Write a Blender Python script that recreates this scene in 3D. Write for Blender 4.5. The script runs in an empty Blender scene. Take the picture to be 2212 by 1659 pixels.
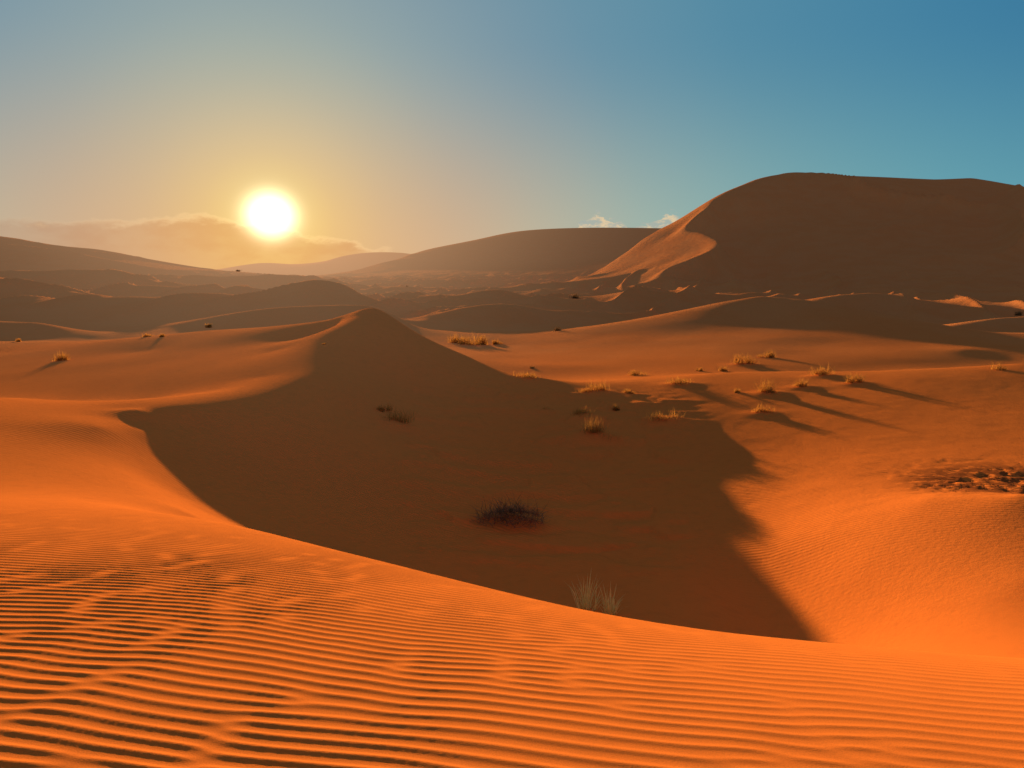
import bpy, math, numpy as np, random
from mathutils import Vector
rng=np.random.default_rng(7); random.seed(7)
scene=bpy.context.scene
scene.view_settings.view_transform='Standard'; scene.view_settings.look='None'; scene.view_settings.exposure=0
FPX=1609.0; PITCH=math.radians(8.45); CP,SP=math.cos(PITCH),math.sin(PITCH)
# ---------- camera
cam=bpy.data.cameras.new("camera"); co=bpy.data.objects.new("camera",cam); scene.collection.objects.link(co)
cam.sensor_width=36; cam.lens=FPX/2212*36; cam.clip_start=0.05; cam.clip_end=20000
co.rotation_euler=(math.radians(90)-PITCH,0,0); scene.camera=co
SUN_AZ=math.radians(-17.6); SUN_EL=math.radians(4.1); LAMP_EL=math.radians(5.1)
sd=Vector((math.sin(SUN_AZ)*math.cos(SUN_EL),math.cos(SUN_AZ)*math.cos(SUN_EL),math.sin(SUN_EL)))
ld=Vector((math.sin(SUN_AZ)*math.cos(LAMP_EL),math.cos(SUN_AZ)*math.cos(LAMP_EL),math.sin(LAMP_EL)))
# ---------- image helpers: pixel coordinates plus assumed distance -> world
def wp(u,v,y):
    du=(u-1106)/FPX; dv=(829-v)/FPX
    r=(du,CP+dv*SP,-SP+dv*CP); t=y/r[1]
    return (du*t,y,r[2]*t)
def wq(u,y,z): return ((u-1106)/FPX*(y*CP-z*SP),y,z)
AP=6.0
LN=[]; order=[]; seen={}
def P(u,v,y,f=0): return ('P',u,v,y,f)
def F(u,v,y): return ('P',u,v,y,1)
def Q(u,y,z): return ('Q',u,y,z)
def line(pts,step=.03):
    LN.append((pts,step))
    for p in pts:
        if p[0]=='P' and not p[4]:
            k=(p[1],p[2])
            if k not in seen: seen[k]=1; order.append(k)
samples=[]
OV={}
def flush(adj):
    global LN,order,seen
    for pts,step in LN:
        W=[]
        for p in pts:
            if p[0]=='P' and (p[1],p[2]) in OV: W.append(wp(p[1],p[2],OV[(p[1],p[2])]))
            elif p[0]=='P': W.append(wp(p[1],p[2],p[3]*math.exp(adj.get((p[1],p[2]),0) if not p[4] else 0)))
            elif p[0]=='Q': W.append(wq(*p[1:]))
            else: W.append(p[1:])
        V=[np.array([x/(y+AP),math.log(y+AP),z/(y+AP)]) for x,y,z in W]
        if len(V)==1: samples.append(tuple(V[0])); continue
        V=[2*V[0]-V[1]]+V+[2*V[-1]-V[-2]]
        for i in range(1,len(W)):
            p0,p1,p2,p3=V[i-1],V[i],V[i+1],V[i+2]
            k=max(1,int(math.hypot(*(p2-p1)[:2])/step))
            for j in range(k):
                t=j/k; samples.append(tuple(0.5*((2*p1)+(-p0+p2)*t+(2*p0-5*p1+4*p2-p3)*t*t+(-p0+3*p1-3*p2+p3)*t**3)))
        samples.append(tuple(V[-2]))
    LN=[]; order=[]; seen={}
AL="ABCDEFGHIJKLMNOPQRSTUVWXYZabcdefghijklmnopqrstuvwxyz0123456789+-"
def dec(e,q):
    assert len(e)==2*len(order),(len(e),len(order))
    return {k:(AL.index(e[2*i])*64+AL.index(e[2*i+1]))*q-.64 for i,k in enumerate(order)}
# ---- near field
line([('W',-8,-1,-1.17),('W',0,-1,-1.17),('W',8,-1,-1.17)],.06)
line([('W',-8,2.2,-1.58),('W',0,2.2,-1.583),('W',8,2.2,-1.583)],.06)
ridgeF=[(-500,1062,11),(0,1072,10.3),(250,1094,9.8),(500,1140,9.0),(700,1190,7.8),(850,1225,7.0),(1200,1305,5.6),(1450,1350,4.9),(1700,1380,4.4),(2212,1425,3.8),(2800,1450,3.5)]
line([F(*p) for p in ridgeF],.03)
line([Q(620,11.5,-4.9),Q(850,11,-5.4),Q(1200,10,-5.7),Q(1700,9.3,-5.7),Q(2212,8.3,-5.2),Q(2800,8,-4.6)],.05)
line([Q(560,10.8,-4.2),Q(850,8.8,-4.2),Q(1200,7.6,-4.0),Q(1700,6.6,-3.8),Q(2212,5.8,-3.4)],.06)
line([P(750,1180,16),P(1000,1250,14.5),P(1280,1300,12.8),P(1500,1340,12.4),P(1700,1375,12.0),P(1850,1392,11.3),P(2212,1412,10)],.06)
line([P(850,1100,20),P(1100,1110,20),P(1400,1150,18),P(1600,1180,16.6)],.06)
line([P(300,915,20.8),P(310,960,19),P(340,1010,17.3),P(400,1075,15.5),P(470,1118,14.7)],.03)
line([P(400,920,21.6),P(450,955,21.0),P(470,1005,19.4),P(500,1060,17.8)],.04)
line([P(600,1000,21.0),P(620,1060,19.3)],.05)
line([P(220,930,18.8),P(250,1000,15.8),P(310,1060,13.4),P(400,1105,11.9)],.04)
for p in [(0,1000,14),(0,930,18.3),(150,1050,12.3),
          (900,950,28),(900,850,34),(1000,900,31),(800,800,37),(780,900,29),(1200,1000,25),(1200,900,30.5),(1400,900,30),
          (1500,1000,24.6),(1800,900,28),(2212,900,28),(2212,850,34),(1620,950,26),(1500,870,32),(2000,1000,21.8),
          (2212,1000,20.5),(1800,850,33),(1850,1000,22.3),(1850,1200,15),(2050,1200,14),(2212,1250,12.2)]:
    line([P(*p)])
line([P(1720,1100,19),P(1900,1088,17.6),P(2000,1078,16.8),P(2212,1070,15.5)],.04)
line([Q(2000,18.8,-5.6),Q(2212,18,-5.45),Q(2700,17,-5.2)],.06)
line([P(-500,848,25),P(0,858,25),P(130,866,24),P(230,874,22.4),P(300,893,21.2)],.03)
line([P(300,893,21.2),P(330,893,21.5),P(430,880,22.5),P(560,855,24.7),P(650,822,28.3),P(720,770,33.5),P(765,705,39.5),P(810,665,45)],.02)
line([Q(-500,32,-5.35),Q(0,32,-5.45),Q(150,31,-5.35),Q(300,29,-5.0)],.05)
for p in [(0,800,40),(0,762,54),(400,800,34),(600,757,39),(300,760,50),(200,800,38),(695,722,45),(560,815,30),(450,845,27)]: line([P(*p)])
line([P(-500,737,66),P(0,737,66),P(200,735,62),P(430,716,58),P(600,704,54),P(700,691,50),P(770,672,46.5),P(810,665,45)],.03)
line([Q(-500,76,-7),Q(0,76,-7),Q(300,75,-7),Q(600,70,-6.6),Q(800,62,-5.8),Q(900,56,-6)],.05)
line([P(810,665,45),P(840,681,44),P(900,720,42),P(1000,765,39),P(1080,800,36.5),P(1200,822,34.8),P(1330,842,35),P(1420,825,37),P(1550,806,40.5),P(1700,802,42),P(1900,800,42),P(2212,785,44)],.03)
line([Q(920,48,-5.9),Q(1000,46,-6.1),Q(1150,41,-5.95),Q(1300,40,-5.8),Q(1550,46,-6.2),Q(1900,47,-6.3),Q(2212,49,-6.2)],.06)
line([P(1080,748,66),P(1250,715,70),P(1450,675,70),P(1560,652,70),P(1640,640,70)],.03)
line([P(1640,640,70),P(1720,648,70),P(1800,660,70),P(2000,700,66),P(2110,730,63),P(2212,742,60)],.03)
line([P(1100,757,60),P(1150,790,49)],.05)
line([P(1640,640,70),P(1700,690,65),P(1800,740,58.5)],.03)
line([P(1500,715,61.5),P(1650,735,59)],.03)
line([P(1150,790,49),P(1400,793,50),P(1600,793,50.5),P(1850,782,54),P(2080,755,57)],.04)
line([Q(1080,86,-6.9),Q(1250,100,-7.0),Q(1640,112,-6.9),Q(2000,92,-6.9),Q(2600,82,-6.8)],.05)
OV={(1250,715):81,(1450,675):89,(1560,652):90,(1640,640):90,(1720,648):86,(1800,660):82,(2000,700):73,(2110,730):68,(2212,742):66,
    (1700,690):78,(1800,740):63.5,(1500,715):75,(1650,735):65.5}
flush(dec("FRFrGKFlE8E2E3FFFeFyFXFOFGFDFHFIFMFHFKFJFKFJFHFJFHFUFCE0FCExE8FAEhEvFXFQFaFeFjFJE0FkFcFNFbFXFWE4E3FBFKFMFQFfEzFUFZFZFQFRFUFZFRFVFJE5FnFCFgFCE1FeE7FJFYFbFKFGFKE1EsE3E6E2FLFhFpFXFdFYFME4E1F-GGGBGIGGFuFsFXFCFDGGFmFtFJFqFRFIE4EsE+",.002))
OV={}
nnear=len(samples)
# ---- middle distance dunes: crest, windward foot behind, lee foot in front
def base(y): return float(np.interp(y,[0,50,100,300,900,4000],[-5.5,-6.2,-7,-7.5,-8,-9]))
def dune(pts,kb=.16,kf=.12):
    W=[wp(*p) for p in pts]; line([('W',)+w for w in W],.018)
    line([('W',x*(1+kb),y*(1+kb),min(base(y),z-.2)) for x,y,z in W],.05)
    line([('W',x*(1-kf),y*(1-kf),min(base(y),z-.15)) for x,y,z in W],.05)
dune([(340,710,92),(380,700,93),(550,670,95),(700,660,96),(800,661,96),(870,690,94)],.2,.1)
dune([(-300,690,90),(0,695,92),(100,700,90),(190,731,84)],.14,.06)
dune([(-300,655,128),(0,652,125),(300,645,128),(450,645,130),(560,640,132),(650,620,135),(740,621,135),(820,650,130)],.2,.14)
dune([(900,690,104),(1000,665,106),(1080,655,108),(1150,666,106),(1220,692,103)],.2,.08)
dune([(840,655,165),(1000,632,170),(1100,626,175),(1200,642,170)],.2,.1)
dune([(1780,657,128),(1880,640,132),(1960,655,128)],.13,.08)
dune([(1990,668,125),(2060,656,128),(2130,655,128),(2230,668,125)],.12,.1)
dune([(2040,707,92),(2130,692,95),(2212,684,98),(2500,680,98)],.1,.06)
dune([(1260,650,170),(1350,637,175),(1450,632,185),(1640,634,190)],.12,.1)
dune([(-300,614,160),(0,612,160),(110,618,165),(185,641,155)],.2,.12)
dune([(190,622,205),(300,611,210),(450,622,210),(520,632,200)],.16,.1)
dune([(-300,575,260),(0,585,250),(230,585,265),(310,603,250)],.12,.12)
dune([(330,592,330),(480,600,330),(620,596,340),(700,606,330)],.1,.1)
line([F(-500,480,520),F(-200,500,520),F(0,513,520),F(100,533,520),F(200,545,520),F(300,562,520),F(440,581,520),F(600,600,560)],.02)
line([F(-500,545,400),F(0,550,400),F(100,560,400),F(300,590,400)],.05)
line([Q(-500,700,-8),Q(0,700,-8),Q(400,700,-8)],.08)
line([F(400,590,1500),F(460,583,1500),F(560,568,1500),F(640,571,1500),F(680,570,1500),F(740,553,1500),F(800,545,1500),F(870,546,1500),F(930,556,1500)],.012)
line([Q(400,1200,-10),Q(600,1200,-10),Q(740,1150,-9),Q(830,1150,-8)],.04)
line([Q(400,1900,-9),Q(600,1900,-9),Q(860,1900,-9)],.04)
line([F(300,604,900),F(600,604,900),F(740,604,850)],.05)
line([Q(-600,2500,-9),Q(500,2500,-9),Q(1500,2500,-9),Q(2800,2500,-9)],.1)
line([Q(-600,4200,-9),Q(1000,4200,-9),Q(2800,4200,-9)],.2)
flush({})
# ---- great dune and its neighbour
line([P(1440,493,1000),P(1300,492,1000),P(1200,495,1000),P(1100,503,980),P(1000,525,930),P(900,547,870),P(800,580,760),F(750,598,680)],.02)
line([P(1350,545,730),P(1200,555,730),P(1050,570,700),P(950,585,640)],.04)
line([P(1250,600,500),P(1100,604,480),P(950,607,450)],.05)
line([Q(1440,1500,20),Q(1200,1500,15),Q(1000,1400,5)],.05)
SC=[(1545,428,420),(1530,455,392),(1510,470,372),(1483,500,350),(1515,510,340),(1550,527,325),(1545,547,310),(1500,567,296),(1440,590,280),(1420,612,268)]
line([P(1720,372,500),P(1680,378,490),P(1600,401,455)]+[P(*p) for p in SC],.008)
line([P(1720,372,500),P(1740,377,500),P(1850,380,500),P(1950,385,495),P(2050,388,490),P(2100,385,485),P(2212,403,475),F(2400,430,460),F(2800,480,430)],.03)
line([Q(1600,620,28),Q(1720,680,35),Q(2212,680,35),Q(2800,600,20)],.06)
line([P(1590,458,430),P(1565,487,402),P(1550,503,375)],.015)
line([P(1620,540,350),P(1600,575,325),P(1540,600,298)],.015)
line([P(1700,440,450),P(1800,520,395),P(1950,580,330),P(2100,620,255)],.05)
for p in [(1640,520,385),(1900,450,440),(2100,480,420),(1700,600,290),(2000,530,380)]: line([P(*p)])
line([P(1545,428,420),P(1500,456,412),P(1460,480,404),P(1425,495,396)],.015)
line([P(1425,495,396),P(1385,520,378),P(1330,560,345),P(1280,592,316)],.02)
line([P(1450,505,366),P(1415,540,338),P(1370,575,310)],.02)
line([P(1490,530,336),P(1450,565,308)],.02)
line([Q(1430,470,2),Q(1370,440,0),Q(1300,400,-2),Q(1240,350,-4)],.04)
line([F(1200,618,300),F(1350,625,270),F(1420,634,250),F(1500,638,230),F(1700,652,180),F(1900,655,165),F(2212,668,148),F(2700,670,145)],.05)
dd=dec("TsQvQkUcXMaUfibKbngcjoZhc3bjS-TyRHRoR4S7T+TDRtRERUStTJRdSjUmUsWlVkOoPJQQOjN3PLOqNDMgOHNtPcO1PINaRzScTxUzXDXsT4UgVbSVS2",.0005)
for k in order[:14]: dd[k]=0.0
SCW=np.array([wp(u,v,y*math.exp(dd[(u,v)])) for u,v,y in SC])
line([Q(1440,1180,42),Q(1300,1180,42),Q(1200,1180,40),Q(1100,1160,36),Q(1000,1100,18),Q(900,1020,4),Q(800,880,-6)],.04)
flush(dd)
S=np.array(samples); near=np.arange(len(S))<nnear
key={}
for i,s in enumerate(S): key.setdefault((round(s[0]/(.006 if near[i] else .005)),round(s[1]/(.006 if near[i] else .005)),near[i]),i)
sel=np.array(list(key.values())); S=S[sel]; near=near[sel]
Cj=np.where(near,.012,.005)
n=len(S); K=-np.sqrt((S[:,None,0]-S[None,:,0])**2+(S[:,None,1]-S[None,:,1])**2+Cj[None,:]**2)+np.diag(np.where(near,.0006,.0003))
M=np.zeros((n+1,n+1)); M[:n,:n]=K; M[:n,n]=1; M[n,:n]=1
sol=np.linalg.solve(M,np.append(S[:,2],0)); w=sol[:n].astype(np.float32); w0=sol[n]
A0,A1=-1.12,1.12; B0,B1=math.log(AP-1.5),math.log(4300+AP)
NA,NB=640,1250
ga=np.linspace(A0,A1,NA,dtype=np.float32); gb=np.linspace(B0,B1,NB,dtype=np.float32)
G=np.zeros((NB,NA),np.float32); Sf=S.astype(np.float32)
da2=((ga[:,None]-Sf[None,:,0])**2+(Cj**2)[None,:]).astype(np.float32)
for j in range(NB):
    db2=(gb[j]-Sf[:,1])**2
    G[j]=-(np.sqrt(da2+db2[None,:]))@w
G=G+w0
AAg,BBg=np.meshgrid(ga,gb); YGg=np.exp(BBg)-AP; XGg=AAg*np.exp(BBg)
# basin floor a little deeper beside the foot of the east wall; small rise at the basin's west tip
def bump(cx,cy,a,rx_,ry_):
    global G
    G=G+(a*np.exp(-(((XGg-cx)/rx_)**2+((YGg-cy)/ry_)**2))/np.exp(BBg)).astype(np.float32)
bump(5.8,13.0,-.74,1.8,3.2)
tp=wp(250,905,20.3); bump(tp[0],tp[1],.12,1.6,2.0)
tp=wp(1610,1070,20.2); bump(tp[0],tp[1],-.12,1.6,2.8)
tp=wp(1645,1170,16.2); bump(tp[0],tp[1],-.42,1.4,2.6)
def cub(arr,pos,axis):
    arr=np.moveaxis(arr,axis,0); N=arr.shape[0]
    i=np.clip(np.floor(pos).astype(int),1,N-3); t=(pos-i)
    t=np.clip(t,-1,2).reshape((-1,)+(1,)*(arr.ndim-1)).astype(np.float32)
    p0,p1,p2,p3=arr[i-1],arr[i],arr[i+1],arr[i+2]
    o=0.5*((2*p1)+(-p0+p2)*t+(2*p0-5*p1+4*p2-p3)*t*t+(-p0+3*p1-3*p2+p3)*t**3)
    return np.moveaxis(o,0,axis)
def hb(x,y):
    a=x/(y+AP); b=math.log(y+AP)
    fa=min(max((a-A0)/(A1-A0)*(NA-1),0),NA-1.001); fb=min(max((b-B0)/(B1-B0)*(NB-1),0),NB-1.001)
    i,j=int(fb),int(fa); s,t=fb-i,fa-j
    q=(G[i,j]*(1-t)+G[i,j+1]*t)*(1-s)+(G[i+1,j]*(1-t)+G[i+1,j+1]*t)*s
    return float(q)*(y+AP)
def hit(u,v):
    du=(u-1106)/FPX; dv=(829-v)/FPX; r=(du,CP+dv*SP,-SP+dv*CP)
    y=2.0; py=y; 
    while y<2500:
        t=y/r[1]; x=du*t; z=r[2]*t
        if z<hb(x,y):
            lo,hi=py,y
            for _ in range(18):
                m=(lo+hi)/2; t=m/r[1]
                if r[2]*t<hb(du*t,m): hi=m
                else: lo=m
            t=hi/r[1]; return (du*t,hi,hb(du*t,hi))
        py=y; y*=1.004
    return None
# ---------- render grid
NC=1000; NR1=1350; NR2=850
y1=np.exp(np.linspace(math.log(3.0),math.log(15.0),NR1))-4
y2=np.exp(np.linspace(math.log(11.0),math.log(4200.0),NR2+1))[1:]
ys=np.concatenate([y1,y2]); sa=np.linspace(-1.1,1.1,NC)
H=cub(G,(np.log(ys+AP)-B0)/(B1-B0)*(NB-1),0)
H=cub(H,(sa-A0)/(A1-A0)*(NA-1),1)
Y=np.repeat(ys[:,None],NC,1); X=sa[None,:]*(Y+AP); Z=H.astype(float)*(Y+AP)
tabs=rng.random((256,256))
def noise(x,y,ox=0,oy=0):
    x=x+ox; y=y+oy; xi=np.floor(x).astype(int); yi=np.floor(y).astype(int); fx=x-xi; fy=y-yi
    fx=fx**3*(fx*(6*fx-15)+10); fy=fy**3*(fy*(6*fy-15)+10)
    a=tabs[xi&255,yi&255]; b=tabs[(xi+1)&255,yi&255]; c=tabs[xi&255,(yi+1)&255]; d=tabs[(xi+1)&255,(yi+1)&255]
    return ((a*(1-fx)+b*fx)*(1-fy)+(c*(1-fx)+d*fx)*fy)*2-1
U=1106+FPX*X/(np.maximum(Y,.5)*CP-Z*SP)
sm=lambda a,b,x: (lambda t:t*t*(3-2*t))(np.clip((x-a)/(b-a),0,1))
# slip face carved on the lee side of the great dune's winding crest
r0,r1=np.searchsorted(ys,235),np.searchsorted(ys,470); c0,c1=np.searchsorted(sa,.08),np.searchsorted(sa,.46)
xs_,ys_=X[r0:r1,c0:c1],Y[r0:r1,c0:c1]
CR=[]
Vv=[2*SCW[0]-SCW[1]]+list(SCW)+[2*SCW[-1]-SCW[-2]]
for i in range(1,len(SCW)):
    p0,p1,p2,p3=Vv[i-1],Vv[i],Vv[i+1],Vv[i+2]
    for j in range(5):
        t=j/5; CR.append(0.5*((2*p1)+(-p0+p2)*t+(2*p0-5*p1+4*p2-p3)*t*t+(-p0+3*p1-3*p2+p3)*t**3))
CR.append(SCW[-1]); CR=np.array(CR)
best=np.full(xs_.shape,1e9); sg=np.zeros(xs_.shape); pr=np.zeros(xs_.shape)
for i in range(len(CR)-1):
    ax,ay=CR[i,0],CR[i,1]; bx,by=CR[i+1,0]-ax,CR[i+1,1]-ay; L2=bx*bx+by*by
    t=np.clip(((xs_-ax)*bx+(ys_-ay)*by)/L2,0,1); dx,dy=xs_-ax-t*bx,ys_-ay-t*by; d=np.hypot(dx,dy)
    cr_=bx*(ys_-ay)-by*(xs_-ax); m=d<best; best[m]=d[m]; sg[m]=np.sign(cr_)[m]; pr[m]=((i+t)/(len(CR)-1))[m]
wdt=13.0; ends=sm(0,.12,pr)*(1-sm(.88,1,pr))
carve=np.where(sg>0,(best/wdt)*np.exp(1-best/wdt),0)*7.0*ends*(1-sm(25,60,best))
lip=np.exp(-(best/4.5)**2)*1.5*ends
Z[r0:r1,c0:c1]+=lip-carve
nn=noise(X/28+.3*noise(X/60,Y/60),Y/17,3,9); rid=(1-np.abs(nn))**2
low=1-sm(-4,4,Z)
Z+=low*sm(110,170,Y)*(1-sm(700,1100,Y))*(rid*1.5-.5)
nn=noise((.95*X-.3*Y)/9.5+.5*noise(X/25,Y/40,4,4),(.3*X+.95*Y)/34,91,17); Z+=low*sm(102,125,Y)*(1-sm(500,700,Y))*((1-np.abs(nn))**2.5*1.6-.45)
hi=sm(220,300,Y)*(1-sm(1200,1500,Y))*sm(-4,12,Z)
rt=sm(125,170,X); lf=1-sm(-180,-60,X)
nn=noise((X*.8+Y*.6)/80,(Y*.8-X*.6)/38,33,19); Z+=hi*((1-np.abs(nn))**3)*(.3+1.9*rt)*(1-sm(400,450,Y)*.97*(1-lf))
nn=noise(X/45,Y/30,63,39); Z+=hi*lf*((1-np.abs(nn))**3)*2.6
nn=noise((X*.5+Y*.85)/120,(Y*.5-X*.85)/34,53,19); Z+=hi*rt*((1-np.abs(nn))**4)*9*(1-sm(395,450,Y))
nn=noise((X*.7+Y*.7)/26,(Y*.7-X*.7)/60,53,19); Z+=hi*nn*(.12+.35*rt)*(1-sm(430,470,Y)*.8)
Z+=sm(30,45,Y)*(1-sm(80,120,Y))*.03*noise(X/5,Y/4,5,5)
flat=sm(1150,1450,U)*sm(15,18,Y)*(1-sm(36,44,Y))
Z+=flat*(.015*noise(X/2.3,Y/1.9,1,2)+.006*noise(X/.5,Y/.4,8,2))
led=sm(800,950,U)*(1-sm(1400,1550,U))*sm(15,19,Y)*(1-sm(34,38,Y))
nn=noise(X/1.6+.4*noise(X,Y),Y/.7,71,5); Z+=led*(.09*sm(.25,.40,nn)+.032*noise(X/.6,Y/.35,6,6))
# trampled crusty patch
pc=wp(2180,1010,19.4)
pm=np.exp(-(((X-pc[0])/2.6)**2+((Y-pc[1])/3.0)**2)**2)*sm(-.6,.0,noise(X/1.2,Y/.8,9,1))
cr=np.abs(noise(X/.42+.6*noise(X/.7,Y/.7),Y/.40,4,7)); Z-=pm*(.06*(1-sm(.05,.45,cr))+.018*noise(X/.13,Y/.14))
# ---------- wind ripples: self-organised stripes (band-pass + saturation iterations)
NT=2048; TS=20.48
kx=np.fft.rfftfreq(NT,TS/NT)[None,:]; ky=np.fft.fftfreq(NT,TS/NT)[:,None]
def stripes(lam,ang,ss,sa_,its):
    kr=np.hypot(kx,ky)+1e-9
    th=np.arctan2(kx,ky); d1=np.abs((th-ang+np.pi)%(2*np.pi)-np.pi); d2=np.abs((th-ang)%(2*np.pi)-np.pi); dth=np.minimum(d1,d2)
    Fl=np.exp(-((kr-1/lam)*lam/ss)**2/2)*np.exp(-(dth/sa_)**2/2)
    u=rng.standard_normal((NT,NT))
    for i in range(its):
        u=np.fft.irfft2(np.fft.rfft2(u)*Fl,s=(NT,NT)); u/=u.std()
        if i<its-1: u=np.tanh(1.8*u)
    r=np.fft.irfft2(np.fft.rfft2(u*u)*np.exp(-(kr*.07*2*np.pi)**2/2),s=(NT,NT))
    return u/np.sqrt(2*np.maximum(r,.2))
T1=stripes(.074,math.radians(7),.20,.30,8)
def samp(T,x,y):
    fx=(x/TS*NT)%NT; fy=(y/TS*NT)%NT; i=fy.astype(int); j=fx.astype(int); s=fy-i; t=fx-j
    i1=(i+1)%NT; j1=(j+1)%NT; i%=NT; j%=NT
    return (T[i,j]*(1-t)+T[i,j1]*t)*(1-s)+(T[i1,j]*(1-t)+T[i1,j1]*t)*s
nr=NR1
Xr,Yr=X[:nr],Y[:nr]
yw=.76*Yr+.024*Yr**2+.016*(Xr+2)**2*np.sign(Xr+2)
c=samp(T1,Xr*.9,yw+.12*noise(Xr/2.0,Yr/2.0)+.03*noise(Xr/.6,Yr/.9))
c=np.clip(c,-1.05,1.05); prof=np.clip(.5+.5*c,0,1.05)**2.2
Ur=U[:nr]
rx=[p[0] for p in ridgeF]; ry=[p[2] for p in ridgeF]
rid_y=np.interp(Ur,rx,ry)
amp=.0074*(1-.5*sm(-5,0,Yr-rid_y))*(1-sm(-.3,.6,Yr-rid_y))
amp*=(1-.40*(1-sm(-3.5,-1,Xr))*sm(3.5,6.5,Yr))*(1-.3*sm(-.5,2.5,Xr))
Z[:nr]+=amp*prof
# ---------- grass placement: positions and sizes in image pixels
tufts=[(1105,1138,60,170,'bush'),(1268,1316,92,70,'green'),(1318,1328,78,44,'green'),(862,920,40,84,'dry'),(830,887,22,44,'dry'),
(1293,848,24,56,'dry'),(1262,847,14,50,'dry'),(1148,819,20,84,'dry'),(1010,746,32,70,'dry'),(1036,744,30,42,'dry'),(985,740,22,44,'dry'),
(1205,714,13,36,'dark'),(138,778,26,42,'dry'),(1380,810,16,58,'dry'),(1608,788,28,62,'dry'),(1653,771,20,46,'dry'),(1562,801,15,30,'dry'),
(1658,851,32,66,'dry'),(1780,813,25,72,'dry'),(1733,837,19,50,'dry'),(1845,829,22,44,'dry'),(1468,831,16,80,'dry'),(1355,849,13,36,'dry'),
(1435,913,24,84,'dry'),(1645,894,19,50,'dry'),(1270,907,20,86,'dry'),(1272,948,34,84,'dry'),(1318,954,24,56,'dry'),(1332,885,18,18,'dry'),
(1178,887,12,28,'dry'),(2160,798,17,56,'dry'),(1150,795,10,26,'dark'),(1243,644,14,36,'dark'),(350,728,9,18,'dry'),(318,727,9,26,'dry'),(448,707,10,24,'dry'),
(2205,663,15,30,'dark'),(2200,681,14,30,'dark'),(515,586,6,28,'dark'),(645,599,6,20,'dark'),(748,605,5,18,'dark'),(878,621,6,14,'dark'),(955,648,7,14,'dark'),
(1945,631,7,15,'dark'),(1998,637,6,15,'dark'),(1930,623,5,12,'dark'),(1510,801,10,18,'dry'),(1595,847,11,24,'dry'),
(40,738,9,14,'dry'),(700,743,5,10,'dry'),(1075,743,12,26,'dry'),(890,678,7,20,'dry')]
place=[]
for (u,v,hp,wpx,k) in tufts:
    h=hit(u,v)
    if h is None: continue
    dep=h[1]*CP-h[2]*SP
    place.append((h,hp*dep/FPX,wpx*dep/FPX,k,(u,v)))
hum=[(0,.22,1.1),(3,.18,.9),(26,.36,1.1),(5,.14,.8),(7,.14,1.0),(24,.10,.8),(8,.14,1.0),(14,.14,1.0),(17,.13,.9),(19,.11,.8),(21,.14,1.1),(23,.18,1.1),(18,.14,1.0),(25,.24,1.0),(20,.11,.8)]
for i,a,r in hum:
    (x,y,z)=place[i][0]
    Z+=a*np.exp(-(((X-x-.12*r)/r)**2+((Y-y)/(r*.7))**2))
# ---------- build terrain meshes
def in_masks():
    xc=(X[:-1,:-1]+X[1:,1:])/2; yc=(Y[:-1,:-1]+Y[1:,1:])/2; zc=(Z[:-1,:-1]+Z[1:,1:])/2
    uc=1106+FPX*xc/(np.maximum(yc,.3)*CP-zc*SP)
    lab=np.zeros(xc.shape,int)
    ft=np.interp(uc,[-500,0,250,500,620,850,1200,1700,2212,2800],[11,10.3,9.8,10.2,11.5,11,10,9.3,8.3,8])
    lab[yc<ft]=1
    fr=np.interp(uc,[250,450,700,900,1100,1200],[21.5,19,20.5,27,33,35])
    lab[(uc>250)&(uc<1170)&(yc>fr)&(yc<62)]=2
    lab[(uc>=1170)&(yc>48)&(yc<np.interp(uc,[1170,1400,1640,1900,2212],[86,104,108,96,82]))]=3
    df=np.interp(uc,[1180,1240,1300,1420,1700,2212,2800],[640,330,290,250,180,148,145])
    lab[(uc>1180)&(yc>df)&(yc<640)]=4
    lab[(uc<600)&(yc>390)&(yc<700)]=5
    lab[yc>1000]=6
    lab[(uc>700)&(yc>480)&(lab!=4)]=7
    lab[(uc<=960)&(yc>1100)]=6
    return lab
lab=in_masks()
idx=np.arange(Z.size).reshape(Z.shape)
quads=np.stack([idx[:-1,:-1],idx[:-1,1:],idx[1:,1:],idx[1:,:-1]],-1)
V=np.stack([X,Y,Z],-1).reshape(-1,3).astype(np.float32)
def build(name,m,mat,label,cat):
    q=quads[m].reshape(-1,4); used,inv=np.unique(q,return_inverse=True); inv=inv.reshape(-1).astype(np.int32)
    me=bpy.data.meshes.new(name); me.vertices.add(len(used)); me.vertices.foreach_set('co',V[used].ravel())
    me.loops.add(len(inv)); me.loops.foreach_set('vertex_index',inv)
    me.polygons.add(len(q)); me.polygons.foreach_set('loop_start',np.arange(0,len(inv),4,dtype=np.int32))
    me.polygons.foreach_set('use_smooth',np.ones(len(q),bool))
    me.update(calc_edges=True); me.validate()
    me.materials.append(mat)
    o=bpy.data.objects.new(name,me); scene.collection.objects.link(o)
    o['kind']='structure'; o['label']=label; o['category']=cat
    return o
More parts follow.
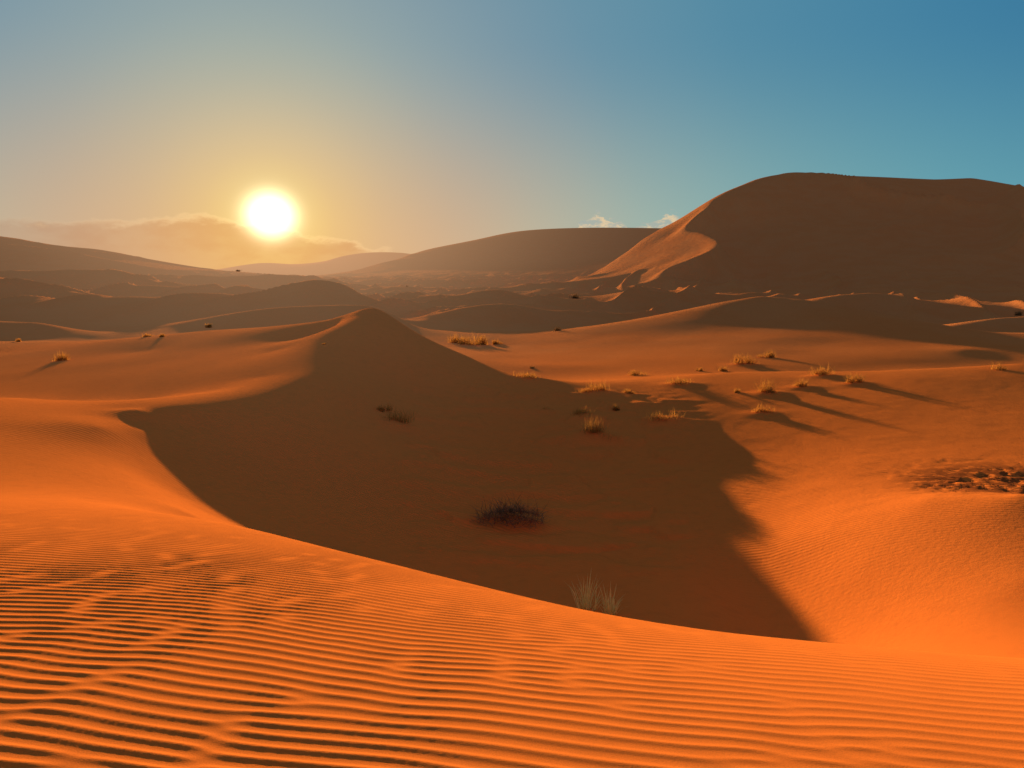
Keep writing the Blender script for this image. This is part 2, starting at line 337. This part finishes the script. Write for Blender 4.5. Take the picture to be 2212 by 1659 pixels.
# ---------- node helpers
def lin(c): 
    return tuple((x/255/12.92 if x/255<=.04045 else ((x/255+.055)/1.055)**2.4) for x in c)+(1,)
class NT_:
    def __init__(s,t): s.t=t; s.n=t.nodes; s.l=t.links; s.n.clear()
    def m(s,op,a,b=None,c=None,clamp=False):
        nd=s.n.new('ShaderNodeMath'); nd.operation=op; nd.use_clamp=clamp
        for i,v in enumerate((a,b,c)):
            if v is None: continue
            if isinstance(v,(int,float)): nd.inputs[i].default_value=v
            else: s.l.new(v,nd.inputs[i])
        return nd.outputs[0]
    def mix(s,f,a,b,bt='MIX'):
        nd=s.n.new('ShaderNodeMixRGB'); nd.blend_type=bt
        for i,v in enumerate((f,a,b)):
            if isinstance(v,(int,float)): nd.inputs[i].default_value=v
            elif isinstance(v,tuple): nd.inputs[i].default_value=v
            else: s.l.new(v,nd.inputs[i])
        return nd.outputs[0]
    def ramp(s,f,stops,interp='LINEAR'):
        nd=s.n.new('ShaderNodeValToRGB'); cr=nd.color_ramp; cr.interpolation=interp
        while len(cr.elements)<len(stops): cr.elements.new(.5)
        for e,(p,c) in zip(cr.elements,stops): e.position=p; e.color=c
        s.l.new(f,nd.inputs[0]); return nd.outputs[0]
    def sstep(s,v,a,b):
        nd=s.n.new('ShaderNodeMapRange'); nd.interpolation_type='SMOOTHSTEP'; s.l.new(v,nd.inputs[0])
        for i,x in ((1,a),(2,b)):
            if isinstance(x,(int,float)): nd.inputs[i].default_value=x
            else: s.l.new(x,nd.inputs[i])
        nd.inputs[3].default_value=0; nd.inputs[4].default_value=1; return nd.outputs[0]
    def noise(s,vec,sc,det=4,ro=.5,dist=0):
        nd=s.n.new('ShaderNodeTexNoise'); s.l.new(vec,nd.inputs['Vector']); nd.inputs['Scale'].default_value=sc; nd.inputs['Detail'].default_value=det
        nd.inputs['Roughness'].default_value=ro; nd.inputs['Distortion'].default_value=dist; return nd.outputs[0]
def sand(name,colN,colF):
    mt=bpy.data.materials.new(name); mt.use_nodes=True; T=NT_(mt.node_tree); n,l=T.n,T.l
    geo=n.new('ShaderNodeNewGeometry'); pos=geo.outputs['Position']
    sp=n.new('ShaderNodeSeparateXYZ'); l.new(pos,sp.inputs[0])
    n1=T.noise(pos,.12,3,.55); n2=T.noise(pos,180,1,.6); n3=T.noise(pos,3,3,.6)
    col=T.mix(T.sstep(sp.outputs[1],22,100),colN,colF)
    col=T.mix(T.m('MULTIPLY',T.sstep(n1,.35,.65),.3),col,(.70,.18,.032,1))
    col=T.mix(T.m('MULTIPLY',T.sstep(n2,.3,.8),.35),col,(.41,.12,.022,1))
    col=T.mix(T.m('MULTIPLY',T.sstep(n3,.45,.75),.2),col,(.48,.14,.03,1))
    # irregular darker blotches in the broken patch
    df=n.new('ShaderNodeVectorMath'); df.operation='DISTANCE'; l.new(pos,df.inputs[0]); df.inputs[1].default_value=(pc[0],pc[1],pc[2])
    dark_blotch=T.m('MULTIPLY',T.sstep(df.outputs['Value'],3.4,1.6),T.sstep(T.noise(pos,2.6,5,.65),.38,.50))
    col=T.mix(T.m('MULTIPLY',dark_blotch,.85),col,(.20,.06,.018,1))
    mp=n.new('ShaderNodeMapping'); l.new(pos,mp.inputs[0]); mp.inputs['Rotation'].default_value=(0,0,math.radians(25))
    wv=n.new('ShaderNodeTexWave'); wv.wave_type='BANDS'; wv.bands_direction='Y'; l.new(mp.outputs[0],wv.inputs[0])
    wv.inputs['Scale'].default_value=2.3; wv.inputs['Distortion'].default_value=5; wv.inputs['Detail'].default_value=2; wv.inputs['Detail Scale'].default_value=.45
    far=T.sstep(sp.outputs[1],10,14)
    pat=T.sstep(T.noise(pos,.09,1),.45,.6)
    wamp=T.m('MULTIPLY',T.m('MULTIPLY',wv.outputs['Fac'],T.sstep(sp.outputs[1],13,19)),T.m('MULTIPLY_ADD',pat,.008,.005))
    hgt=T.m('ADD',wamp,T.m('MULTIPLY',n2,.0012))
    hgt=T.m('ADD',hgt,T.m('MULTIPLY',T.noise(pos,9,3,.6),T.m('MULTIPLY',far,.010)))
    hgt=T.m('ADD',hgt,T.m('MULTIPLY',T.noise(pos,.35,4,.6),T.m('MULTIPLY',T.sstep(sp.outputs[1],60,200),.35)))
    bp=n.new('ShaderNodeBump'); bp.inputs['Strength'].default_value=1; bp.inputs['Distance'].default_value=1; l.new(hgt,bp.inputs['Height'])
    b=n.new('ShaderNodeBsdfDiffuse'); l.new(col,b.inputs['Color']); b.inputs['Roughness'].default_value=0; l.new(bp.outputs[0],b.inputs['Normal'])
    # haze painted into the sand as emission, growing with distance, brighter sunward
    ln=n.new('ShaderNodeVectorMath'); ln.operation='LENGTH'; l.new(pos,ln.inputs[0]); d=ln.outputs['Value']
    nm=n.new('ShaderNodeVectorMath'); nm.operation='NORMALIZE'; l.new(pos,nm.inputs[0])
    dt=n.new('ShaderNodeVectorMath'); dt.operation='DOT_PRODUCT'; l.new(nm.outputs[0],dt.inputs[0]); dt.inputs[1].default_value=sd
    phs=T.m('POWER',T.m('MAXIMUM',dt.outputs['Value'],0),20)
    haze_col=T.mix(phs,(.12,.052,.028,1),(1.12,.60,.30,1))
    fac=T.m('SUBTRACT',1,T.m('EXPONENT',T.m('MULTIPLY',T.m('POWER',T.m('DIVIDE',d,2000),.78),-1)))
    em=n.new('ShaderNodeEmission'); l.new(haze_col,em.inputs[0])
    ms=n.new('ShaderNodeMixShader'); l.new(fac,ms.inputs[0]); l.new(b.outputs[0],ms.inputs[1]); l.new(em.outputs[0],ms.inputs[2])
    out=n.new('ShaderNodeOutputMaterial'); l.new(ms.outputs[0],out.inputs[0]); return mt
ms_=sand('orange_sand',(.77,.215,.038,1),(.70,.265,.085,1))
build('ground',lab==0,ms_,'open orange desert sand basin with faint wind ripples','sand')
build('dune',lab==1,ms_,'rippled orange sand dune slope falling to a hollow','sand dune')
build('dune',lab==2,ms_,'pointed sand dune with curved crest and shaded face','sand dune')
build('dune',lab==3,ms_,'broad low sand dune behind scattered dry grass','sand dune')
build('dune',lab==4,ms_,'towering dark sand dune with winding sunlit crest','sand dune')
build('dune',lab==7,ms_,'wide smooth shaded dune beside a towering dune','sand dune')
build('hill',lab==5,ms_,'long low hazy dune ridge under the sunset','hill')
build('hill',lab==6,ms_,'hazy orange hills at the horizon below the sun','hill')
# ---------- grass
def gmat(name,ca,cb,tr=.35):
    mt=bpy.data.materials.new(name); mt.use_nodes=True; T=NT_(mt.node_tree); n,l=T.n,T.l
    tc=n.new('ShaderNodeTexCoord'); f=T.noise(tc.outputs['Object'],14,2)
    col=T.mix(T.sstep(f,.35,.65),ca,cb)
    b=n.new('ShaderNodeBsdfPrincipled'); l.new(col,b.inputs['Base Color']); b.inputs['Roughness'].default_value=.9; b.inputs['Specular IOR Level'].default_value=.1
    t=n.new('ShaderNodeBsdfTranslucent'); l.new(col,t.inputs[0])
    ms=n.new('ShaderNodeMixShader'); ms.inputs[0].default_value=tr; l.new(b.outputs[0],ms.inputs[1]); l.new(t.outputs[0],ms.inputs[2])
    out=n.new('ShaderNodeOutputMaterial'); l.new(ms.outputs[0],out.inputs[0]); return mt
gm={'dry':gmat('dry_grass',(.60,.29,.06,1),(.36,.16,.035,1),.45),'green':gmat('pale_green_grass',(.92,.78,.30,1),(.72,.64,.22,1),.4),
    'dark':gmat('dark_shrub',(.17,.10,.04,1),(.22,.12,.045,1),.25),'bush':gmat('dead_bush',(.34,.16,.07,1),(.10,.045,.022,1),.1)}
def tuft_mesh(kind,h,w,nb,bw,seed):
    r=random.Random(seed); vs=[];fs=[]
    sub=[(r.uniform(-.27,.27)*w,r.uniform(-.15,.15)*w,r.uniform(.5,1.15)) for _ in range(5)]
    if kind=='dark': sub=[(q[0]*.3,q[1]*.3,q[2]) for q in sub]
    for k in range(nb):
        a=r.uniform(0,2*math.pi); rr=(r.random()**.7)*w*.5
        bx,by=math.cos(a)*rr*.6,math.sin(a)*rr*.6*.8
        L=h*r.uniform(.45,1.12)*(1-.35*(rr/(w*.5))); da=a+r.uniform(-.7,.7); curl=0
        if kind=='bush':
            bx,by=math.cos(a)*rr*.9,math.sin(a)*rr*.6; L=w*r.uniform(.12,.42)*(1-.3*rr/(w*.5)); da=r.uniform(0,6.28); lean=r.uniform(.9,1.5); droop=r.uniform(-.3,1.2); curl=.8
            if k%40==0: L=w*r.uniform(.2,.36); lean=r.uniform(0,.5); droop=.4
        elif kind=='green': lean=r.uniform(0,.5); droop=r.uniform(0,.8)
        else:
            q=sub[k%5]; bx=q[0]+r.gauss(0,.10)*w; by=q[1]+r.gauss(0,.08)*w; L=h*q[2]*r.uniform(.35,1.1)
            lean=abs(r.gauss(0,.5)); droop=r.uniform(.1,.9)
        px,py,pz=bx,by,-.02
        if kind=='bush': pz=.28*h*(1-(rr/(w*.5))**2)
        wx,wy=math.cos(da+1.57+r.uniform(-.8,.8)),math.sin(da+1.57+r.uniform(-.8,.8)); ns=5
        b0=len(vs); th=lean
        for i in range(ns+1):
            wd=bw*(1-i/ns)**.7*.5+bw*.06
            vs.append((px-wx*wd,py-wy*wd,pz)); vs.append((px+wx*wd,py+wy*wd,pz))
            st=L/ns; px+=math.cos(da)*math.sin(th)*st; py+=math.sin(da)*math.sin(th)*st; pz+=math.cos(th)*st; th+=droop/ns
            if curl: da+=r.uniform(-curl,curl)
            if pz<-.02: pz=-.02
        for i in range(ns):
            fs.append((b0+2*i,b0+2*i+1,b0+2*i+3,b0+2*i+2))
    me=bpy.data.meshes.new(kind+'_blades'); me.from_pydata(vs,[],fs); me.update(); me.materials.append(gm[kind]); return me
lbls={'dry':'dry golden grass tuft growing on orange sand','green':'tall pale green grass tuft behind a sand crest','dark':'small dark shrub on the sand','bush':'sprawling dead bush half buried in shaded sand'}
humd={i:a for i,a,r in hum}
for i,(p,h,w,k,uv) in enumerate(place):
    y=p[1]; nb={'dry':240,'green':60,'dark':110,'bush':750}[k]; bw=max(.007,.0005*y)
    if k=='green': bw=.018
    if k=='bush': bw=.016
    me=tuft_mesh(k,h,w,nb,bw,i)
    nm='dead_bush' if k=='bush' else ('desert_shrub' if k=='dark' else 'grass_tuft')
    o=bpy.data.objects.new(nm,me); scene.collection.objects.link(o)
    o.location=(p[0],p[1],p[2]+humd.get(i,0)*.9)
    o['label']=lbls[k]; o['category']='bush' if k in('bush','dark') else 'grass'
    if k!='bush': o['group']='dry grass tufts and shrubs on the dunes'
# ---------- sun
sl=bpy.data.lights.new('sun','SUN'); sl.energy=11.0; sl.angle=math.radians(.75); sl.color=(1,.61,.27)
so=bpy.data.objects.new('sun',sl); scene.collection.objects.link(so); so.rotation_euler=(-ld).to_track_quat('-Z','Y').to_euler()
# ---------- world
wd=bpy.data.worlds.new('World'); scene.world=wd; wd.use_nodes=True; T=NT_(wd.node_tree); n,l=T.n,T.l
tc=n.new('ShaderNodeTexCoord'); dr=tc.outputs['Generated']
sp=n.new('ShaderNodeSeparateXYZ'); l.new(dr,sp.inputs[0])
D=57.29578
el=T.m('MULTIPLY',T.m('ARCSINE',sp.outputs[2]),D)
az=T.m('MULTIPLY',T.m('ARCTAN2',sp.outputs[0],sp.outputs[1]),D)
dt=n.new('ShaderNodeVectorMath'); dt.operation='DOT_PRODUCT'; l.new(dr,dt.inputs[0]); dt.inputs[1].default_value=sd
ang=T.m('MULTIPLY',T.m('ARCCOSINE',T.m('MINIMUM',dt.outputs['Value'],.9999999)),D)
fa=T.m('DIVIDE',ang,70)
L=lambda a,c:(a/70,lin(c))
lower=T.ramp(fa,[L(0,(255,232,165)),L(2.5,(250,208,124)),L(4.5,(236,190,122)),L(8,(222,179,131)),L(13,(209,172,136)),L(19,(196,180,150)),L(27,(166,184,168)),L(38,(128,175,174)),L(50,(104,167,176)),L(70,(85,150,170))],'B_SPLINE')
upper=T.ramp(fa,[L(0,(225,202,156)),L(5,(198,190,160)),L(9,(172,178,162)),L(14,(144,163,166)),L(20,(123,150,164)),L(26,(104,145,165)),L(35,(84,139,163)),L(50,(58,124,160)),L(70,(48,107,148))],'B_SPLINE')
sky=T.mix(T.sstep(el,-1,17),lower,upper)
zen=T.mix(T.sstep(ang,50,160),lin((78,98,118)),lin((134,100,92)))
sky=T.mix(T.sstep(el,20,50),sky,zen)
nz=n.new('ShaderNodeTexSky'); nz.sky_type='NISHITA'; nz.sun_disc=False; nz.sun_elevation=SUN_EL; nz.sun_rotation=SUN_AZ
sky=T.mix(.001,sky,nz.outputs[0],'ADD')
mp=n.new('ShaderNodeMapping'); l.new(dr,mp.inputs[0]); mp.inputs['Scale'].default_value=(1,1,2.4)
nA=T.noise(mp.outputs[0],26,8,.62); nB=T.noise(mp.outputs[0],11,5,.6)
def prof_curve(pts,a0,a1,emax):
    f=T.m('DIVIDE',T.m('SUBTRACT',az,a0),a1-a0,clamp=True)
    c=T.ramp(f,[((a-a0)/(a1-a0),(e/emax,)*3+(1,)) for a,e in pts],'EASE')
    return T.m('MULTIPLY',c,emax)
top=prof_curve([(-50,3.4),(-36,3.5),(-27,3.6),(-23,4.1),(-19,3.7),(-14,2.8),(-10,1.9),(-6,1.2),(-3,.2)],-50,-3,6)
edge=T.m('ADD',top,T.m('MULTIPLY',T.m('SUBTRACT',nA,.5),2.0))
bank=T.sstep(T.m('SUBTRACT',edge,el),-.05,.3)
body=T.sstep(T.m('SUBTRACT',edge,el),.05,.7)
rim=T.m('MULTIPLY',bank,T.m('SUBTRACT',1,body))
ccol=T.mix(T.sstep(ang,2,20),lin((222,152,88)),lin((174,134,110)))
dens=T.m('MULTIPLY',T.m('MULTIPLY_ADD',T.sstep(nB,.35,.6),.4,.6),T.sstep(el,-2.5,1.2))
sky=T.mix(T.m('MULTIPLY',T.m('MULTIPLY',bank,dens),T.m('MULTIPLY_ADD',body,.42,.10)),sky,ccol)
sky=T.mix(T.m('MULTIPLY',T.m('MULTIPLY',rim,T.sstep(ang,20,2)),.16),sky,(1,.78,.4,1),'ADD')
st=T.m('MULTIPLY',T.sstep(nA,.52,.72),T.m('MULTIPLY',T.sstep(T.m('ABSOLUTE',T.m('SUBTRACT',el,T.m('MULTIPLY_ADD',az,.11,6.6))),.45,.05),T.sstep(az,-22,-30)))
sky=T.mix(T.m('MULTIPLY',st,.35),sky,lin((238,200,150)))
top2=prof_curve([(1,0),(4.2,2.6),(5.2,3.8),(6.6,4.5),(8.0,3.8),(9,3.3),(10.3,3.7),(11.7,4.5),(12.8,3.8),(15,0)],1,15,6)
nC=T.noise(mp.outputs[0],70,6,.62)
e2=T.m('ADD',top2,T.m('MULTIPLY',T.m('SUBTRACT',nC,.5),2.2)); c2=T.sstep(T.m('SUBTRACT',e2,el),-.02,.15)
cc2=T.mix(T.sstep(nC,.38,.6),lin((236,205,160)),lin((170,176,166)))
sky=T.mix(T.m('MULTIPLY',c2,.8),sky,cc2)
# overexposed sun, spread slightly wider than tall by thin haze layers
az2=T.m('MULTIPLY',T.m('SUBTRACT',az,math.degrees(SUN_AZ)),.92); el2=T.m('SUBTRACT',el,math.degrees(SUN_EL))
a2=T.m('SQRT',T.m('ADD',T.m('MULTIPLY',az2,az2),T.m('MULTIPLY',el2,el2)))
gl=T.m('MULTIPLY',T.m('EXPONENT',T.m('MULTIPLY',T.m('POWER',T.m('DIVIDE',a2,1.42),2.6),-1)),3)
glc=n.new('ShaderNodeVectorMath'); glc.operation='SCALE'; glc.inputs[0].default_value=(1,.85,.5); l.new(gl,glc.inputs['Scale'])
add=n.new('ShaderNodeVectorMath'); add.operation='ADD'; l.new(sky,add.inputs[0]); l.new(glc.outputs[0],add.inputs[1])
bg=n.new('ShaderNodeBackground'); l.new(add.outputs[0],bg.inputs[0]); bg.inputs[1].default_value=1.0
wo=n.new('ShaderNodeOutputWorld'); l.new(bg.outputs[0],wo.inputs[0])
